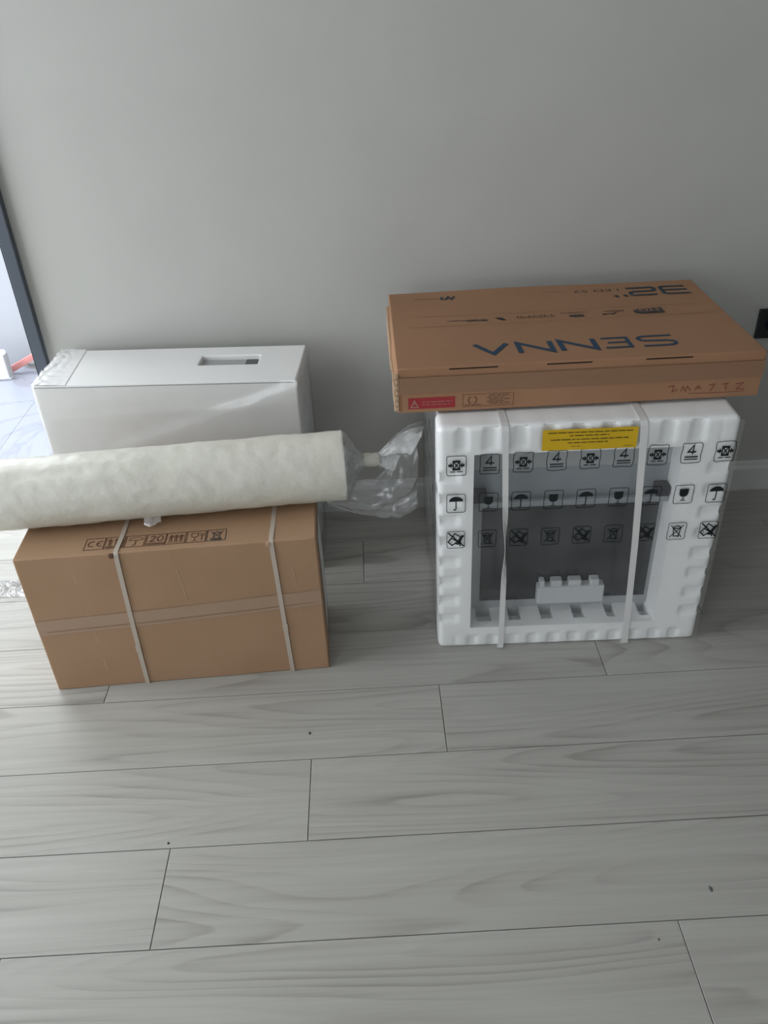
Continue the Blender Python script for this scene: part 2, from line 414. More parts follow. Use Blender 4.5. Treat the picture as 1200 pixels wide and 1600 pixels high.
# back wall with the doorway, other walls, ceiling
wb = link('wall_back', voxel([RX0-0.15, DOOR_L-0.03, DOOR_R+0.03, RX1+0.15], [RY1, RY1+0.15], [-0.05, DOOR_H+0.03, RZ1],
          lambda x, y, z: not (DOOR_L-0.03 < x < DOOR_R+0.03 and z < DOOR_H+0.03)), 'wall_paint'); wb['kind'] = 'structure'
wl = link('wall_left', voxel([RX0-0.15, RX0], [RY0-0.15, WINS[1][0], WINS[1][1], WINS[0][0], WINS[0][1], RY1], [-0.05, WINS[0][2], WINS[0][3], RZ1],
          lambda x, y, z: not (WINS[0][2] < z < WINS[0][3] and any(q[0] < y < q[1] for q in WINS))), 'wall_paint'); wl['kind'] = 'structure'
o = box('wall_right', (RX1, RY0-0.15, -0.05), (RX1+0.15, RY1, RZ1), 'wall_paint', bevel=0); o['kind'] = 'structure'
o = link('wall_front', voxel([RX0, FILL_WIN[0], FILL_WIN[1], RX1], [RY0-0.15, RY0], [-0.05, FILL_WIN[2], FILL_WIN[3], RZ1],
         lambda x, y, z: not (FILL_WIN[0] < x < FILL_WIN[1] and FILL_WIN[2] < z < FILL_WIN[3])), 'wall_paint'); o['kind'] = 'structure'
o = box('ceiling', (RX0-0.15, RY0-0.15, RZ1), (RX1+0.15, RY1+0.15, RZ1+0.1), 'ceiling_paint', bevel=0); o['kind'] = 'structure'
# windows in the left wall (outside the frame): frame bars in the openings
for i, q in enumerate(WINS):
    wf = box('window_%d' % (i+1), (RX0-0.10, q[0], q[2]), (RX0-0.04, q[1], q[2]+0.05), 'frame_grey', bevel=0.003); wf['kind'] = 'structure'
    box('frame_bar', (RX0-0.10, q[0], q[3]-0.05), (RX0-0.04, q[1], q[3]), 'frame_grey', wf)
    for yy in (q[0], (q[0]+q[1])/2-0.025, q[1]-0.05):
        box('frame_bar', (RX0-0.10, yy, q[2]+0.05), (RX0-0.04, yy+0.05, q[3]-0.05), 'frame_grey', wf)
wf = box('window_3', (FILL_WIN[0], RY0-0.10, FILL_WIN[2]), (FILL_WIN[1], RY0-0.04, FILL_WIN[2]+0.05), 'frame_grey', bevel=0.003); wf['kind'] = 'structure'  # frame of the unseen window added for frontal light
box('frame_bar', (FILL_WIN[0], RY0-0.10, FILL_WIN[3]-0.05), (FILL_WIN[1], RY0-0.04, FILL_WIN[3]), 'frame_grey', wf)
for xx in (FILL_WIN[0], FILL_WIN[1]-0.05):
    box('frame_bar', (xx, RY0-0.10, FILL_WIN[2]+0.05), (xx+0.05, RY0-0.04, FILL_WIN[3]-0.05), 'frame_grey', wf)
# baseboard with a stepped top
def baseboard(name, x0, x1):
    prof = [(2.08, 0), (2.08, 0.074), (2.083, 0.080), (2.087, 0.083), (2.0885, 0.094), (2.0905, 0.097), (RY1, 0.097), (RY1, 0)]
    bm = bmesh.new()
    A = [bm.verts.new((x0, *p)) for p in prof]; B = [bm.verts.new((x1, *p)) for p in prof]
    for i in range(len(prof)): j = (i+1) % len(prof); bm.faces.new((A[i], A[j], B[j], B[i]))
    bm.faces.new(A); bm.faces.new(B)
    o = from_bm(name, bm, 'baseboard_paint'); o['kind'] = 'structure'
baseboard('baseboard_back', DOOR_R+0.034, RX1)
# door frame: dark grey jambs, head and threshold
door = box('door_1', (DOOR_L-0.03, 2.072, DOOR_H), (DOOR_R+0.03, 2.16, DOOR_H+0.03), 'frame_grey', bevel=0.002); door['kind'] = 'structure'
for xa in (DOOR_L-0.03, DOOR_R):
    j = box('jamb', (xa, 2.072, 0), (xa+0.03, 2.16, DOOR_H), 'frame_grey', door)
    xs = xa-0.004 if xa > -1.5 else xa+0.03
    box('seal', (xs, 2.078, 0), (xs+0.004, 2.09, DOOR_H), 'oven_dark', j, 0.0)
box('threshold', (DOOR_L, RY1-0.0, -0.05), (DOOR_R, RY1+0.15, 0.004), 'marble', door, 0.001)

# terrace beyond the doorway: marble tiles and a white parapet
TX0, TX1, TY0, TY1 = -3.9, 0.6, RY1+0.15, 3.38
tf = box('floor_terrace', (TX0, TY0, -0.08), (TX1, TY1, -0.0125), 'terrace_plaster', bevel=0); tf['kind'] = 'structure'
tw, tl = 0.6, 1.2
xi = -1.331-4*tw
while xi < TX1:
    yi = TY1
    while yi > TY0:
        xa, xb, ya, yb = max(xi, TX0), min(xi+tw, TX1), max(yi-tl, TY0), yi
        if xb-xa > .02 and yb-ya > .02:
            hx, hy = (xb-xa)/2-.0006, (yb-ya)/2-.0006
            me = bpy.data.meshes.new('marble_tile'); b = box_bm((-hx, -hy, -0.0125), (hx, hy, 0), 0.0004, 1); b.to_mesh(me); b.free()
            link('marble_tile', me, 'marble', tf, ((xa+xb)/2, (ya+yb)/2, 0))
        yi -= tl
    xi += tw
o = box('wall_terrace', (TX0, TY1, -0.08), (TX1, TY1+0.12, 1.0), 'terrace_plaster', bevel=0.005); o['kind'] = 'structure'

# ================================================================== THINGS
# ---- wall socket at the right edge of the picture
sk = thing('wall_socket', 'black square power socket on the grey wall right of the television box', 'socket', (1.090, RY1, 0.529))
box('cover_plate', (-0.041, -0.010, -0.041), (0.041, 0, 0.041), 'socket_black', sk, 0.003)
bm = bmesh.new(); bmesh.ops.create_cone(bm, cap_ends=True, segments=32, radius1=0.021, radius2=0.0205, depth=0.004, matrix=Matrix.Translation((0, -0.0118, 0)) @ Matrix.Rotation(PI/2, 4, 'X'))
from_bm('socket_insert', bm, 'oven_dark', sk, smooth=40)
for s in (-1, 1):
    bm = bmesh.new(); bmesh.ops.create_cone(bm, cap_ends=True, segments=12, radius1=0.0025, radius2=0.0025, depth=0.002, matrix=Matrix.Translation((s*0.0095, -0.0142, 0)) @ Matrix.Rotation(PI/2, 4, 'X'))
    from_bm('socket_pin_hole', bm, 'crumb', sk)

# ---- brown carton with two straps
CW, CD, CH = 0.633, 0.222, 0.378
ct = thing('cardboard_carton', 'plain brown cardboard carton with two white straps and packing symbols, standing on the floor', 'carton', (-0.7667, 1.3894, 0), math.radians(2.27))
def carton_shape(x, y, z):
    bx = math.sin(PI*x/CW)*math.sin(PI*z/CH)
    if y < 1e-6: y -= 0.004*bx + 0.0015*nz(x*9, z*9, 3)
    if x > CW-1e-6: x += 0.003*math.sin(PI*z/CH)*math.sin(PI*y/CD)
    if z > CH-1e-6: z -= 0.003*math.sin(PI*x/CW)*math.sin(PI*y/CD)
    return (x, y, z)
lin = lambda a, b, n: [a+(b-a)*i/n for i in range(n+1)]
me = voxel(lin(0, CW, 30), lin(0, CD, 10), lin(0, CH, 18), lambda *a: True, carton_shape)
o = link('carton_body', me, 'cardboard_carton', ct, smooth=40)
bv = o.modifiers.new('edge', 'BEVEL'); bv.width = 0.003; bv.segments = 2; bv.limit_method = 'ANGLE'; bv.angle_limit = math.radians(60)
# tape band over the closing line on the front, with its seam
def front_y(x, z): return carton_shape(x, 0, z)[1]
def tapez(x): return 0.168+0.028*x/CW
link('packing_tape', grid_me(31, 3, lambda u, v: (0.002+u*(CW-0.004), front_y(u*CW, 0.19)-0.0012, tapez(u*CW)+v*0.042)), 'tape_clear', ct)
printed('tape_seam', [('s', [(CW*k/30, tapez(CW*k/30)+.009) for k in range(1, 30)], 0.0016)], lambda u, v: (u, front_y(u, .19)-0.0019, v), 'tape_brown', ct)
# straps: over the top, down the front, under the base
def strap(name, path, widths, mat, parent, sides=None, thick=0.0009):
    n = len(path); verts = []; faces = []
    for i in range(n):
        p = Vector(path[i]); s = Vector(sides[i] if sides else (1, 0, 0)).normalized()*widths[i]/2
        verts += [p-s, p+s]
    for i in range(n-1): faces.append((2*i, 2*i+1, 2*i+3, 2*i+2))
    me = bpy.data.meshes.new(name); me.from_pydata(verts, [], faces); me.update()
    o = link(name, me, mat, parent)
    md = o.modifiers.new('thickness', 'SOLIDIFY'); md.thickness = thick; md.offset = 0
    return o
def carton_strap(xt, xb, name='strap'):
    P = [(xt+0.004, CD+.001, 0.02), (xt+0.004, CD+.001, CH*.6), (xt+.004, CD+.001, CH+.0005), (xt+.003, CD*.6, CH-0.0015), (xt+.002, 0.06, CH-.0005), (xt, 0.012, CH+.0012), (xt, 0.002, CH+.001), (xt, -.0025, CH-.003)]
    for k in range(1, 13):
        z = (CH-.003)*(1-k/12)+0.001*k/12; x = xt+(xb-xt)*k/12
        P.append((x, front_y(x, z)-.0028, z))
    P += [(xb, .004, .0008), (xb, .05, .0006)]
    return strap(name, P, [.0098]*len(P), 'strap_beige', ct)
carton_strap(0.214, 0.207); carton_strap(0.538, 0.546)
for x, z in ((.2085, .112), (.5435, .140)):           # welded joints of the straps
    box('strap_seal', (x-.0058, front_y(x, z)-.0045, z-.009), (x+.0058, front_y(x, z)-.0030, z+.009), 'strap_beige', ct, .0005)
# pinched edges under the straps; the left one has shadow put into its colour
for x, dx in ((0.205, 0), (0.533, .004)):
    bm = bmesh.new(); box_bm((x-.006, -.0040, CH-.012), (x+.003, .004, CH-.001), .001, 1, bm); from_bm('crushed_edge_shade', bm, 'ink_brown' if not dx else 'cardboard_edge', ct)
# seven packing symbols in a row on the top
SY = [('ce', .1635), ('arrows', .2055), ('umb', .2487), ('limit', .2925), ('people', .3345), ('glass', .3780), ('bin', .4210)]
def to_top(cx, cy, sx, sy):
    return lambda u, v: (cx+u*sx, cy+v*sy, CH+0.0006+carton_shape(cx+u*sx, cy+v*sy, CH)[2]-CH)
for i, (k, cx) in enumerate(SY):
    if k == 'ce': P = [('s', arc(-.17, 0, .2, 60, 300, 10, .22), .07), ('s', arc(.3, 0, .2, 60, 300, 10, .22), .07), ('s', [(.12, 0), (.3, 0)], .06)]
    elif k == 'arrows':
        P = [('f', [(-.46, -.42), (.46, -.42), (.46, -.3), (-.46, -.3)])]
        for x in (-.3, .05, .34): P += [('s', [(x, -.25), (x, .25)], .09), ('f', [(x-.14, .15), (x+.14, .15), (x, .42)]), ('s', [(x+.1, -.25), (x+.1, .15)], .04)]
    elif k == 'umb': P = ic_umbrella(False)
    elif k == 'limit':
        P = [('f', [(-.46, -.42), (.46, -.42), (.46, -.28), (-.46, -.28)]), ('s', [(-.34, .25), (-.2, .36), (-.06, .25), (-.34, -.15), (-.04, -.15)], .08),
             ('s', arc(.2, .1, .15, 0, 360, 10, .26), .07)]
    elif k == 'people':
        P = []
        for x in (-.28, 0, .28): P += [('f', circle(x, .22, .1)), ('s', [(x, .14), (x, -.12)], .13), ('s', [(x-.05, -.1), (x-.06, -.38)], .05), ('s', [(x+.05, -.1), (x+.06, -.38)], .05), ('s', [(x-.16, .1), (x+.16, .16)], .05)]
    elif k == 'glass':
        P = [('s', [(-.3, .32), (-.28, .05), (-.1, -.08), (.06, .05), (.08, .32), (-.3, .32)], .05), ('s', [(-.1, -.08), (-.1, -.34)], .04), ('s', [(-.26, -.35), (.06, -.35)], .04),
             ('s', [(.3, -.35), (.3, .05)], .06), ('s', [(.2, .32), (.22, .08), (.4, .08), (.42, .32)], .04), ('s', [(.31, .32), (.31, .08)], .035)]
    else: P = ic_bin(True)
    P = P+[('s', [(-.54, -.5), (.5, -.5), (.5, .5), (-.54, .5), (-.54, -.5)], .045)]
    printed('packing_symbol', P, to_top(cx, .0385, .0385, .042), 'ink_grey' if k == 'bin' else 'ink_brown', ct)
# white side label
sl = link('side_label', grid_me(5, 9, lambda u, v: (carton_shape(CW, .04+u*.12, .08+v*.27)[0]+.0012, .04+u*.12, .08+v*.27)), 'label_white', ct)
# crease lines where the front board was pressed
for x, z0, z1 in ((.115, .05, .33), (.205, .03, .17), (.33, .25, .33), (.575, .16, .31)):
    printed('board_crease', [('s', [(x, z1), (x+.006, (z0+z1)/2), (x+.009, z0)], .0016)], lambda u, v: (u, front_y(u, v)-.0006, v), 'cardboard_edge', ct)

# ---- white carton behind, wrapped in film
WW, WD, WH = 0.6405, 0.2185, 0.565
wc = thing('white_carton', 'tall white carton in clear film with a slot in its top, standing against the wall', 'carton', (-0.818, 1.843, 0), math.radians(-3.85))
HX0, HX1, HY0, HY1 = .382, .531, .104, .162
xs = [0, .02, .2, HX0, HX1, .6, WW]; ys = [0, .02, HY0, HY1, .2, WD]; zs = [0, .1, .4, WH-.03, WH]
wb_ = link('carton_body', voxel(xs, ys, zs, lambda x, y, z: not (HX0 < x < HX1 and HY0 < y < HY1 and z > WH-.03)), 'white_carton', wc)
bv = wb_.modifiers.new('edge', 'BEVEL'); bv.width = .003; bv.segments = 2; bv.limit_method = 'ANGLE'
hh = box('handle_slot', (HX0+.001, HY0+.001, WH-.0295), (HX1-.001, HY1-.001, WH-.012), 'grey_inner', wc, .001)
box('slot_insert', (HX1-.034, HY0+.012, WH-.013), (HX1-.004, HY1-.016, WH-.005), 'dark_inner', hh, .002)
printed('lid_seam', [('s', [(.004, 0), (.1, -.0006), (.3, .0002), (WW-.006, 0)], .0022)], lambda u, v: (u, -.0006, WH-.0045+v), 'rubble_grey', wc)
# film: stretched over the front with slanting pull lines, ballooning past the right side
def film_front(u, v):
    x, z = -.004+u*(WW+.008), .01+v*(WH-.008)
    pull = math.exp(-((z-.33-.34*x)/.018)**2)+.7*math.exp(-((z-.30-.36*x)/.03)**2)+.5*math.exp(-((z-.47-.06*x)/.01)**2)
    return (x, -.003-.006*pull-.0015*abs(nz(x*14, z*6)), z)
link('front_film', grid_me(70, 60, film_front), 'film_box', wc, smooth=60)
def film_right(u, v):
    y, z = -.003+u*(WD+.005), .01+v*(WH-.02)
    return (WW+.004+.014*math.sin(PI*u)**.7*(.5+.6*(1-v))+.002*nz(y*30, z*8), y, z)
link('side_film', grid_me(20, 40, film_right), 'film_bag', wc, smooth=60)
def crumple(u, v):
    x, y = -.004+u*.085*(1-.25*v), .0+v*(WD+.002)
    h = .002+.009*abs(nz(x*45, y*35, 1))*(1-u*.8)+.005*abs(nz(x*130, y*120, 4))*(1-u)
    return (x, y, WH+h*(1-.9*u)+.0008)
link('film_end', grid_me(30, 60, crumple), 'film_white', wc, smooth=50)
def crumple2(u, v):
    y, z = v*WD, WH-.002-u*.12
    return (-.003-.010*abs(nz(y*40, z*30, 2))*(1-u), y, z)
link('film_end', grid_me(14, 30, crumple2), 'film_cone', wc, smooth=25)

# ---- cream roll lying on the brown carton
RR = 0.0778
rl = thing('foam_roll', 'long cream roll in clear plastic with a twisted end, lying across the brown carton', 'roll', (-0.070, 1.5785, CH-.0005), math.atan(0.07046))
def roll_pt(u, v):
    a = u*2*PI; x = -1.02+v*1.02
    r = RR+.0016*nz(x*14, math.cos(a)*1.6, math.sin(a)*1.6)+.0013*nz(x*40+math.sin(a)*3, math.cos(a)*5, math.sin(a)*5+3)
    dent = max(0, nz(x*9+4, math.cos(a)*3, math.sin(a)*3))**2
    r -= .004*dent
    zz = RR+r*math.sin(a); zz = max(zz, .001)
    return (x, r*math.cos(a), zz)
me = grid_me(72, 170, roll_pt, True)
bm = bmesh.new(); bm.from_mesh(me); bm.verts.ensure_lookup_table()
for e0 in (0, 169*72): bm.faces.new([bm.verts[e0+i] for i in range(72)])
from_bm('rolled_sheet', bm, 'roll_cream', rl, smooth=50)
sp = []
for k in range(90):
    a = k*.42; r = .016+.0575*k/90; sp.append((r*math.cos(a), r*math.sin(a)+RR))
printed('spiral_edge', [('s', sp, .0018)], lambda u, v: (.0012, u, v), 'rubble_grey', rl)
# film gathered at the end, tied at the neck, then flaring out
def cone(u, v):
    a = u*2*PI; prof = [(-.004, RR+.0015), (0, RR+.001), (.006, RR*.95), (.016, RR*.72), (.026, RR*.47), (.036, RR*.24), (.045, .0135)]
    t = v*(len(prof)-1); i = min(int(t), len(prof)-2); f = t-i
    x = prof[i][0]*(1-f)+prof[i+1][0]*f; r = prof[i][1]*(1-f)+prof[i+1][1]*f
    if x > 0: r *= 1+.10*math.sin(a*9)*min(1, x/.02)+.06*math.sin(a*17+1)*min(1, x/.02)
    k = max(0, x)/.045
    return (x, r*math.cos(a), max(.0012, RR+.008*k+r*math.sin(a)))
link('end_film', grid_me(96, 36, cone, True), 'film_cone', rl, smooth=50)
def neck(u, v):
    a = u*2*PI; x = .040+v*.038; r = .0125+.0015*math.sin(v*PI)+.0012*math.sin(a*5+v*9)
    return (x, r*math.cos(a), RR+.0075+r*math.sin(a)*1.1)
link('neck_tie', grid_me(24, 10, neck, True), 'neck_tape', rl, smooth=50)
def bez(P, t):
    n = len(P)-1; t = t*n; i = min(int(t), n-1); f = t-i
    return tuple(P[i][k]*(1-f)+P[i+1][k]*f for k in range(2))
FE = [(.182, .158), (.176, .128), (.160, .112), (.146, .090), (.132, .088), (.118, .072), (.108, .055), (.094, .058), (.086, .066)]
def flare(off):
    def f(u, v):
        e_ = bez(FE, v); n_ = (.075, .098-.027*v)
        k = u; x = n_[0]+(e_[0]-n_[0])*k; z = n_[1]+(e_[1]-n_[1])*k+.016*math.sin(PI*k)*(1-v*1.6)
        return (x, off*k+.011*k*math.sin(v*15+off*300)+.004*nz(u*5, v*8, off*90), z)
    return f
link('end_flare', grid_me(24, 48, flare(.0)), 'film_dense', rl, smooth=50)
link('end_flare', grid_me(24, 48, flare(.022)), 'film_bag', rl, smooth=50)
# slack film hanging from the end behind the carton
UP = [(-.040, -.006), (.010, -.004), (.075, -.004), (.105, .024), (.140, .058), (.172, .100)]
LO = [(-.046, -.045), (.0, -.070), (.050, -.093), (.095, -.108), (.130, -.116), (.166, -.090)]
def slack(u, v):
    a, b = bez(UP, u), bez(LO, u)
    x = a[0]+(b[0]-a[0])*v+.004*nz(u*4, v*6); z = a[1]+(b[1]-a[1])*v
    return (x, .052+.014*math.sin(v*5+u*3)+.008*nz(u*7, v*5, 3)-.008*v, z)
link('slack_film', grid_me(50, 30, slack), 'film_bag', rl, smooth=50)
def slack2(u, v):
    a, b = bez(UP, u), bez(LO, u); v2 = .72+.3*v
    return (a[0]+(b[0]-a[0])*v2, .044+.012*math.sin(v*6+u*2)+.006*nz(u*9, v*5, 8), a[1]+(b[1]-a[1])*v2)
link('slack_film', grid_me(50, 10, slack2), 'film_bag', rl, smooth=50)
# little fold of film showing under the roll
def fold(u, v):
    return (-.446+u*.036, -.042-.026*(1-abs(u-.4))*v, .004+.016*(1-v)+.004*abs(nz(u*6, v*6))+.001)
link('film_fold', grid_me(10, 10, fold), 'film_dense', rl, smooth=40)

# ---- oven in styrofoam and printed film
OW, OH, OD, OT = 0.6125, 0.597, 0.585, 0.070
ov = thing('packed_oven', 'built-in oven in white styrofoam and printed clear film with two white straps, on the floor', 'oven', (0.1275, 1.4595, 0), math.radians(-1.37))
AX0, AX1, AZ0, AZ1 = .0755, .5095, .062, .533
slots = [(.0935, .129), (.171, .2005), (.247, .278), (.3245, .353), (.404, .4275), (.4815, .505)]
def lattice(a, b, step, keys):
    ks = sorted(set([a, b]+list(keys))); out = []
    for p, q in zip(ks, ks[1:]):
        n = max(1, round((q-p)/step)); out += [p+(q-p)*i/n for i in range(n)]
    return out+[b]
xs = lattice(0, OW, .0055, [AX0, AX1]+[x for s in slots for x in s])
zs = lattice(0, OH, .0055, [AZ0, AZ1, .034])
ys = [0, .004, .008, .013, .022, .034, .046, .058, OT]
def foam_solid(x, y, z):
    if AX0 < x < AX1:
        if AZ0 < z < AZ1: return False
        if .034 < z < AZ0 and y > .022 and any(a < x < b for a, b in slots): return False
    return True
def tz(s, per, ph, duty=.44, soft=.17):
    t = ((s-ph)/per) % 1.0
    up_ = min(1, max(0, t/soft)); dn = min(1, max(0, (duty+soft-t)/soft))
    v = min(up_, dn); return v*v*(3-2*v)
def sm(a, b, x): t = min(1, max(0, (x-a)/(b-a))); return t*t*(3-2*t)
def foam_disp(x, y, z):
    X, Y, Z = x, y, z
    out = x < 1e-6 or x > OW-1e-6 or z < 1e-6 or z > OH-1e-6 or y < 1e-6
    if not out: return (x, y, z)
    gz = tz(z, .0555, .020)*sm(.055, .075, z)*(1-sm(OH-.085, OH-.07, z))
    gxt = tz(x, .0600, .030)*sm(.03, .05, x)*(1-sm(OW-.05, OW-.03, x))
    gxb = tz(x, .0480, .018)*sm(.03, .05, x)*(1-sm(OW-.05, OW-.03, x))
    fy = 1-sm(.035, OT, y)
    if y < 1e-6:
        sl_ = 1-sm(.040, .050, x); sr_ = sm(OW-.052, OW-.042, x); st_ = sm(OH-.058, OH-.048, z); sb_ = 1-sm(.030, .040, z)
        Y += max(.0075*gz*max(sl_, sr_), .0070*gxt*st_, .007*gxb*sb_)
    if x < 1e-6: X += .0045*gz*fy
    if x > OW-1e-6: X -= .006*gz*fy
    if z > OH-1e-6: Z -= .0006*gxt*fy
    if z < 1e-6: Z += .003*gxb*fy
    r = .013                                             # rounded outer corners
    q = (min(max(X, r), OW-r), max(Y, r), min(max(Z, r), OH-r)); d = Vector((X-q[0], Y-q[1], Z-q[2]))
    if d.length > r: d = d.normalized()*r
    return (q[0]+d.x, q[1]+d.y, q[2]+d.z)
link('front_foam', voxel(xs, ys, zs, foam_solid, foam_disp), 'styrofoam', ov, smooth=42)
# middle body and rear foam
box('oven_body', (.020, OT, .030), (OW-.020, OD-.06, OH-.012), 'oven_side', ov, .004)
xs2 = lattice(0, OW, .02, []); zs2 = lattice(0, OH, .012, [])
def foam2(x, y, z):
    g = tz(z, .0555, .02)*sm(.05, .07, z)*(1-sm(OH-.08, OH-.06, z))
    if x < 1e-6: x += .006*g
    if x > OW-1e-6: x -= .006*g
    return (x, y, z)
link('rear_foam', voxel(xs2, [OD-.06, OD-.03, OD], zs2, lambda *a: True, foam2), 'styrofoam', ov, smooth=42)
box('top_foam', (.004, OT-.002, OH-.014), (OW-.004, OD-.058, OH-.001), 'styrofoam', ov, .004)
# the oven front inside the opening
fr = box('oven_front', (AX0-.01, OT+.0005, .034), (AX1+.01, OT+.004, .36), 'oven_steel', ov, 0)
cp = box('control_panel', (AX0-.01, OT-.001, .372), (AX1+.01, OT+.004, .455), 'oven_steel', ov, .001)
box('top_panel', (AX0-.01, OT+.002, .458), (AX1+.01, OT+.0045, AZ1+.01), 'oven_panel', ov, 0)
dg_ = box('door_glass', (.104, OT-.003, .087), (.500, OT+.001, .355), 'oven_glass', ov, .001)
hd = box('door_handle', (AX0+.002, OT-.030, .372), (AX1-.001, OT-.016, .388), 'oven_steel', ov, .005)
for x0, x1 in ((AX0+.001, .112), (.478, AX1-.0)):
    box('handle_bracket', (x0, OT-.034, .388), (x1-.002, OT-.002, .412), 'oven_dark', hd, .004)
fs = box('foam_spacer', (.237, OT-.030, .092), (.395, OT-.004, .142), 'spacer_foam', ov, .004)
for k, (x, wd) in enumerate(((.248, .012), (.282, .026), (.325, .030), (.371, .022))):
    box('spacer_tooth', (x-wd/2, OT-.026, .140), (x+wd/2, OT-.006, .158), 'spacer_foam', fs, .003)
# printed film
def ofilm(u, v):
    x, z = -.003+u*(OW+.006), .002+v*(OH-.006)
    return (x, -.0042+.0011*nz(x*9, z*4, 5), z)
ff = link('wrap_film', grid_me(60, 50, ofilm), 'film_oven', ov, smooth=60)
def lfilm(u, v):
    y, z = .0+u*OD, .01+v*(OH-.02)
    return (-.004+.004*math.sin(PI*u)+.0025*nz(y*6, z*10, 2), y, z)
fl = link('side_film', grid_me(40, 40, lfilm), 'film_cone', ov, smooth=60)
rows = [(.5125, .0088, [ic_crush, ic_four], .0400, .0465), (.420, .0, [ic_umbrella, ic_glass], .0395, .0455), (.325, .0, [ic_hook, ic_bin], .0385, .0440)]
for ri, (z0, slope, fns, sx, sz) in enumerate(rows):
    for k in range(9):
        cx = .166-.1275+k*.06875; cz = z0+slope*k/8
        wav = (.022 if ri == 0 else .008)*(1 if k > 1 else .3)
        P = [q if q[0] == 'f' else ('s', q[1], q[2]*1.12) for q in fns[k % 2]()]+[('s', rrect(.5, .5, .1, wav, k*1.7), .036)]
        printed('packing_symbol', P, (lambda cx, cz, sx, sz: lambda u, v: (cx+u*sx, -.0062, cz+v*sz))(cx, cz, sx, sz), 'ink_black', ff)
for ri, (z0, slope, fns, sx, sz) in enumerate(rows):
    for k in range(5):
        P = fns[(k+1) % 2]()+[('s', rrect(.5, .5, .1), .035)]
        printed('packing_symbol', P, (lambda cy, cz, sx, sz: lambda u, v: (-.0072, cy-u*sx, cz+v*sz))(.055+k*.10, z0+.012*((k*7) % 3), .05, .048), 'ink_black', fl)
# straps
def oven_strap(xt, xm, xb, tw):
    P = []; Wd = []; Sd = []
    def add(p, wd, s=(1, 0, 0)): P.append(p); Wd.append(wd); Sd.append(s)
    for y in (OD, .4, .2, .05, .012): add((xt, y, OH+.0012), .0145)
    add((xt, .0, OH-.001), .0145); add((xt, -.007, OH-.008), .0145)
    for k in range(1, 21):
        t = k/20; z = (OH-.008)*(1-t)+.004*t; x = xt+(xm-xt)*min(1, t*2)+(xb-xm)*max(0, t*2-1)
        a = tw*math.exp(-((z-.30)/.07)**2)*1.42
        wd = .0145 if not tw else .0125
        add((x, -.0095, z), wd, (math.cos(a), math.sin(a), 0))
    add((xb, -.004, .0008), .0145); add((xb, .06, .0006), .0145)
    strap('strap', P, Wd, 'strap_white', ov, Sd)
oven_strap(.136, .1475, .1485, 1); oven_strap(.414, .432, .445, 0)
# yellow label
yl = link('yellow_label', grid_me(12, 3, lambda u, v: (.2115+u*.192, -.0078+.0006*math.sin(u*9), .5405+v*.0475)), 'label_yellow', ov)
yl['label'] = 'yellow printed sticker'
P = []
for i, (a, b, z) in enumerate(((.222, .392, .581), (.266, .345, .5735), (.228, .385, .565), (.263, .344, .5575), (.27, .292, .549), (.378, .396, .546))):
    P += words_line(a, b, z, .0017 if i < 4 else .0009, i)
printed('label_print', P, lambda u, v: (u, -.0092, v), 'ink_black', yl)

# ---- television box on the oven
TW, TD, TH = .7465, .452, .098
tv = thing('television_box', 'flat brown cardboard television box with blue upside-down lettering, lying on the wrapped oven', 'box', (.0515, 1.5245, .6035), math.radians(-.23))
def tv_shape(x, y, z):
    if z > TH-1e-6: z -= .003*math.sin(PI*x/TW)*math.sin(PI*y/TD)
    if y > TD-1e-6 and z > TH*.9: z += .003*math.exp(-((x-.30)/.16)**2)
    if x < 1e-6: x -= .004*math.sin(PI*z/TH)*math.sin(PI*y/TD)
    return (x, y, z)
o = link('box_body', voxel(lin(0, TW, 30), lin(0, TD, 14), lin(0, TH, 6), lambda *a: True, tv_shape), 'cardboard_tv', tv, smooth=40)
bv = o.modifiers.new('edge', 'BEVEL'); bv.width = .0025; bv.segments = 2; bv.limit_method = 'ANGLE'; bv.angle_limit = math.radians(60)
box('lower_flap', (.010, -.0024, .001), (TW-.002, .0005, .046), 'cardboard_tv', tv, .0008)
box('side_flap', (-.0065, .006, .001), (-.001, .16, .05), 'cardboard_edge', tv, .001)
box('side_flap', (-.0075, .20, .004), (-.001, TD-.02, .075), 'cardboard_edge', tv, .001)
link('packing_tape', grid_me(40, 3, lambda u, v: (-.001+u*(TW+.001), -.0032-.0006*(v < .3), .043+v*.036)), 'tape_brown', tv)
link('tape_end', grid_me(12, 8, lambda u, v: (-.0095+.003*nz(u*9, v*9), -.003+u*.06, .03+v*.05+.004*nz(u*8, 3))), 'film_cone', tv, smooth=40)
bm = bmesh.new()
for k in range(7): box_bm((-.005+.002*(k % 2), -.004, .006+k*.012), (.003, .003, .015+k*.012), .001, 1, bm)
from_bm('frayed_corner', bm, 'cardboard_edge', tv)
for a, b in ((.106, .204), (.303, .394), (.503, .597)):
    box('tuck_slit', (a, -.0008, TH-.0062), (b, .001, TH-.0036), 'slit_dark', tv, 0)
def on_top(u, v): return (u, v, TH+.0009+tv_shape(u, v, TH)[2]-TH)
SENNA = {'A': [[(.1690, .1075), (.2035, .0540), (.2370, .1075)]], 'N': [[(.2605, .0525), (.2595, .1065), (.3275, .0540), (.3275, .1095)]],
         'N2': [[(.3490, .0525), (.3480, .1085), (.4180, .0540), (.4185, .1110)]],
         'E': [[(.4370, .1085), (.4895, .1085), (.4895, .0565), (.4360, .0565)], [(.4460, .0835), (.4895, .0835)]],
         'S': [[(.5850, .1080), (.5290, .1085), (.5180, .1055), (.5120, .0965), (.5170, .0870), (.5270, .0835), (.5700, .0810), (.5810, .0765), (.5850, .0690), (.5810, .0605), (.5700, .0560), (.5150, .0560)]]}
for k in SENNA:
    printed('brand_letter', [('s', s, .0080 if k in 'ES' else .0112) for s in SENNA[k]], on_top, 'ink_blue', tv)
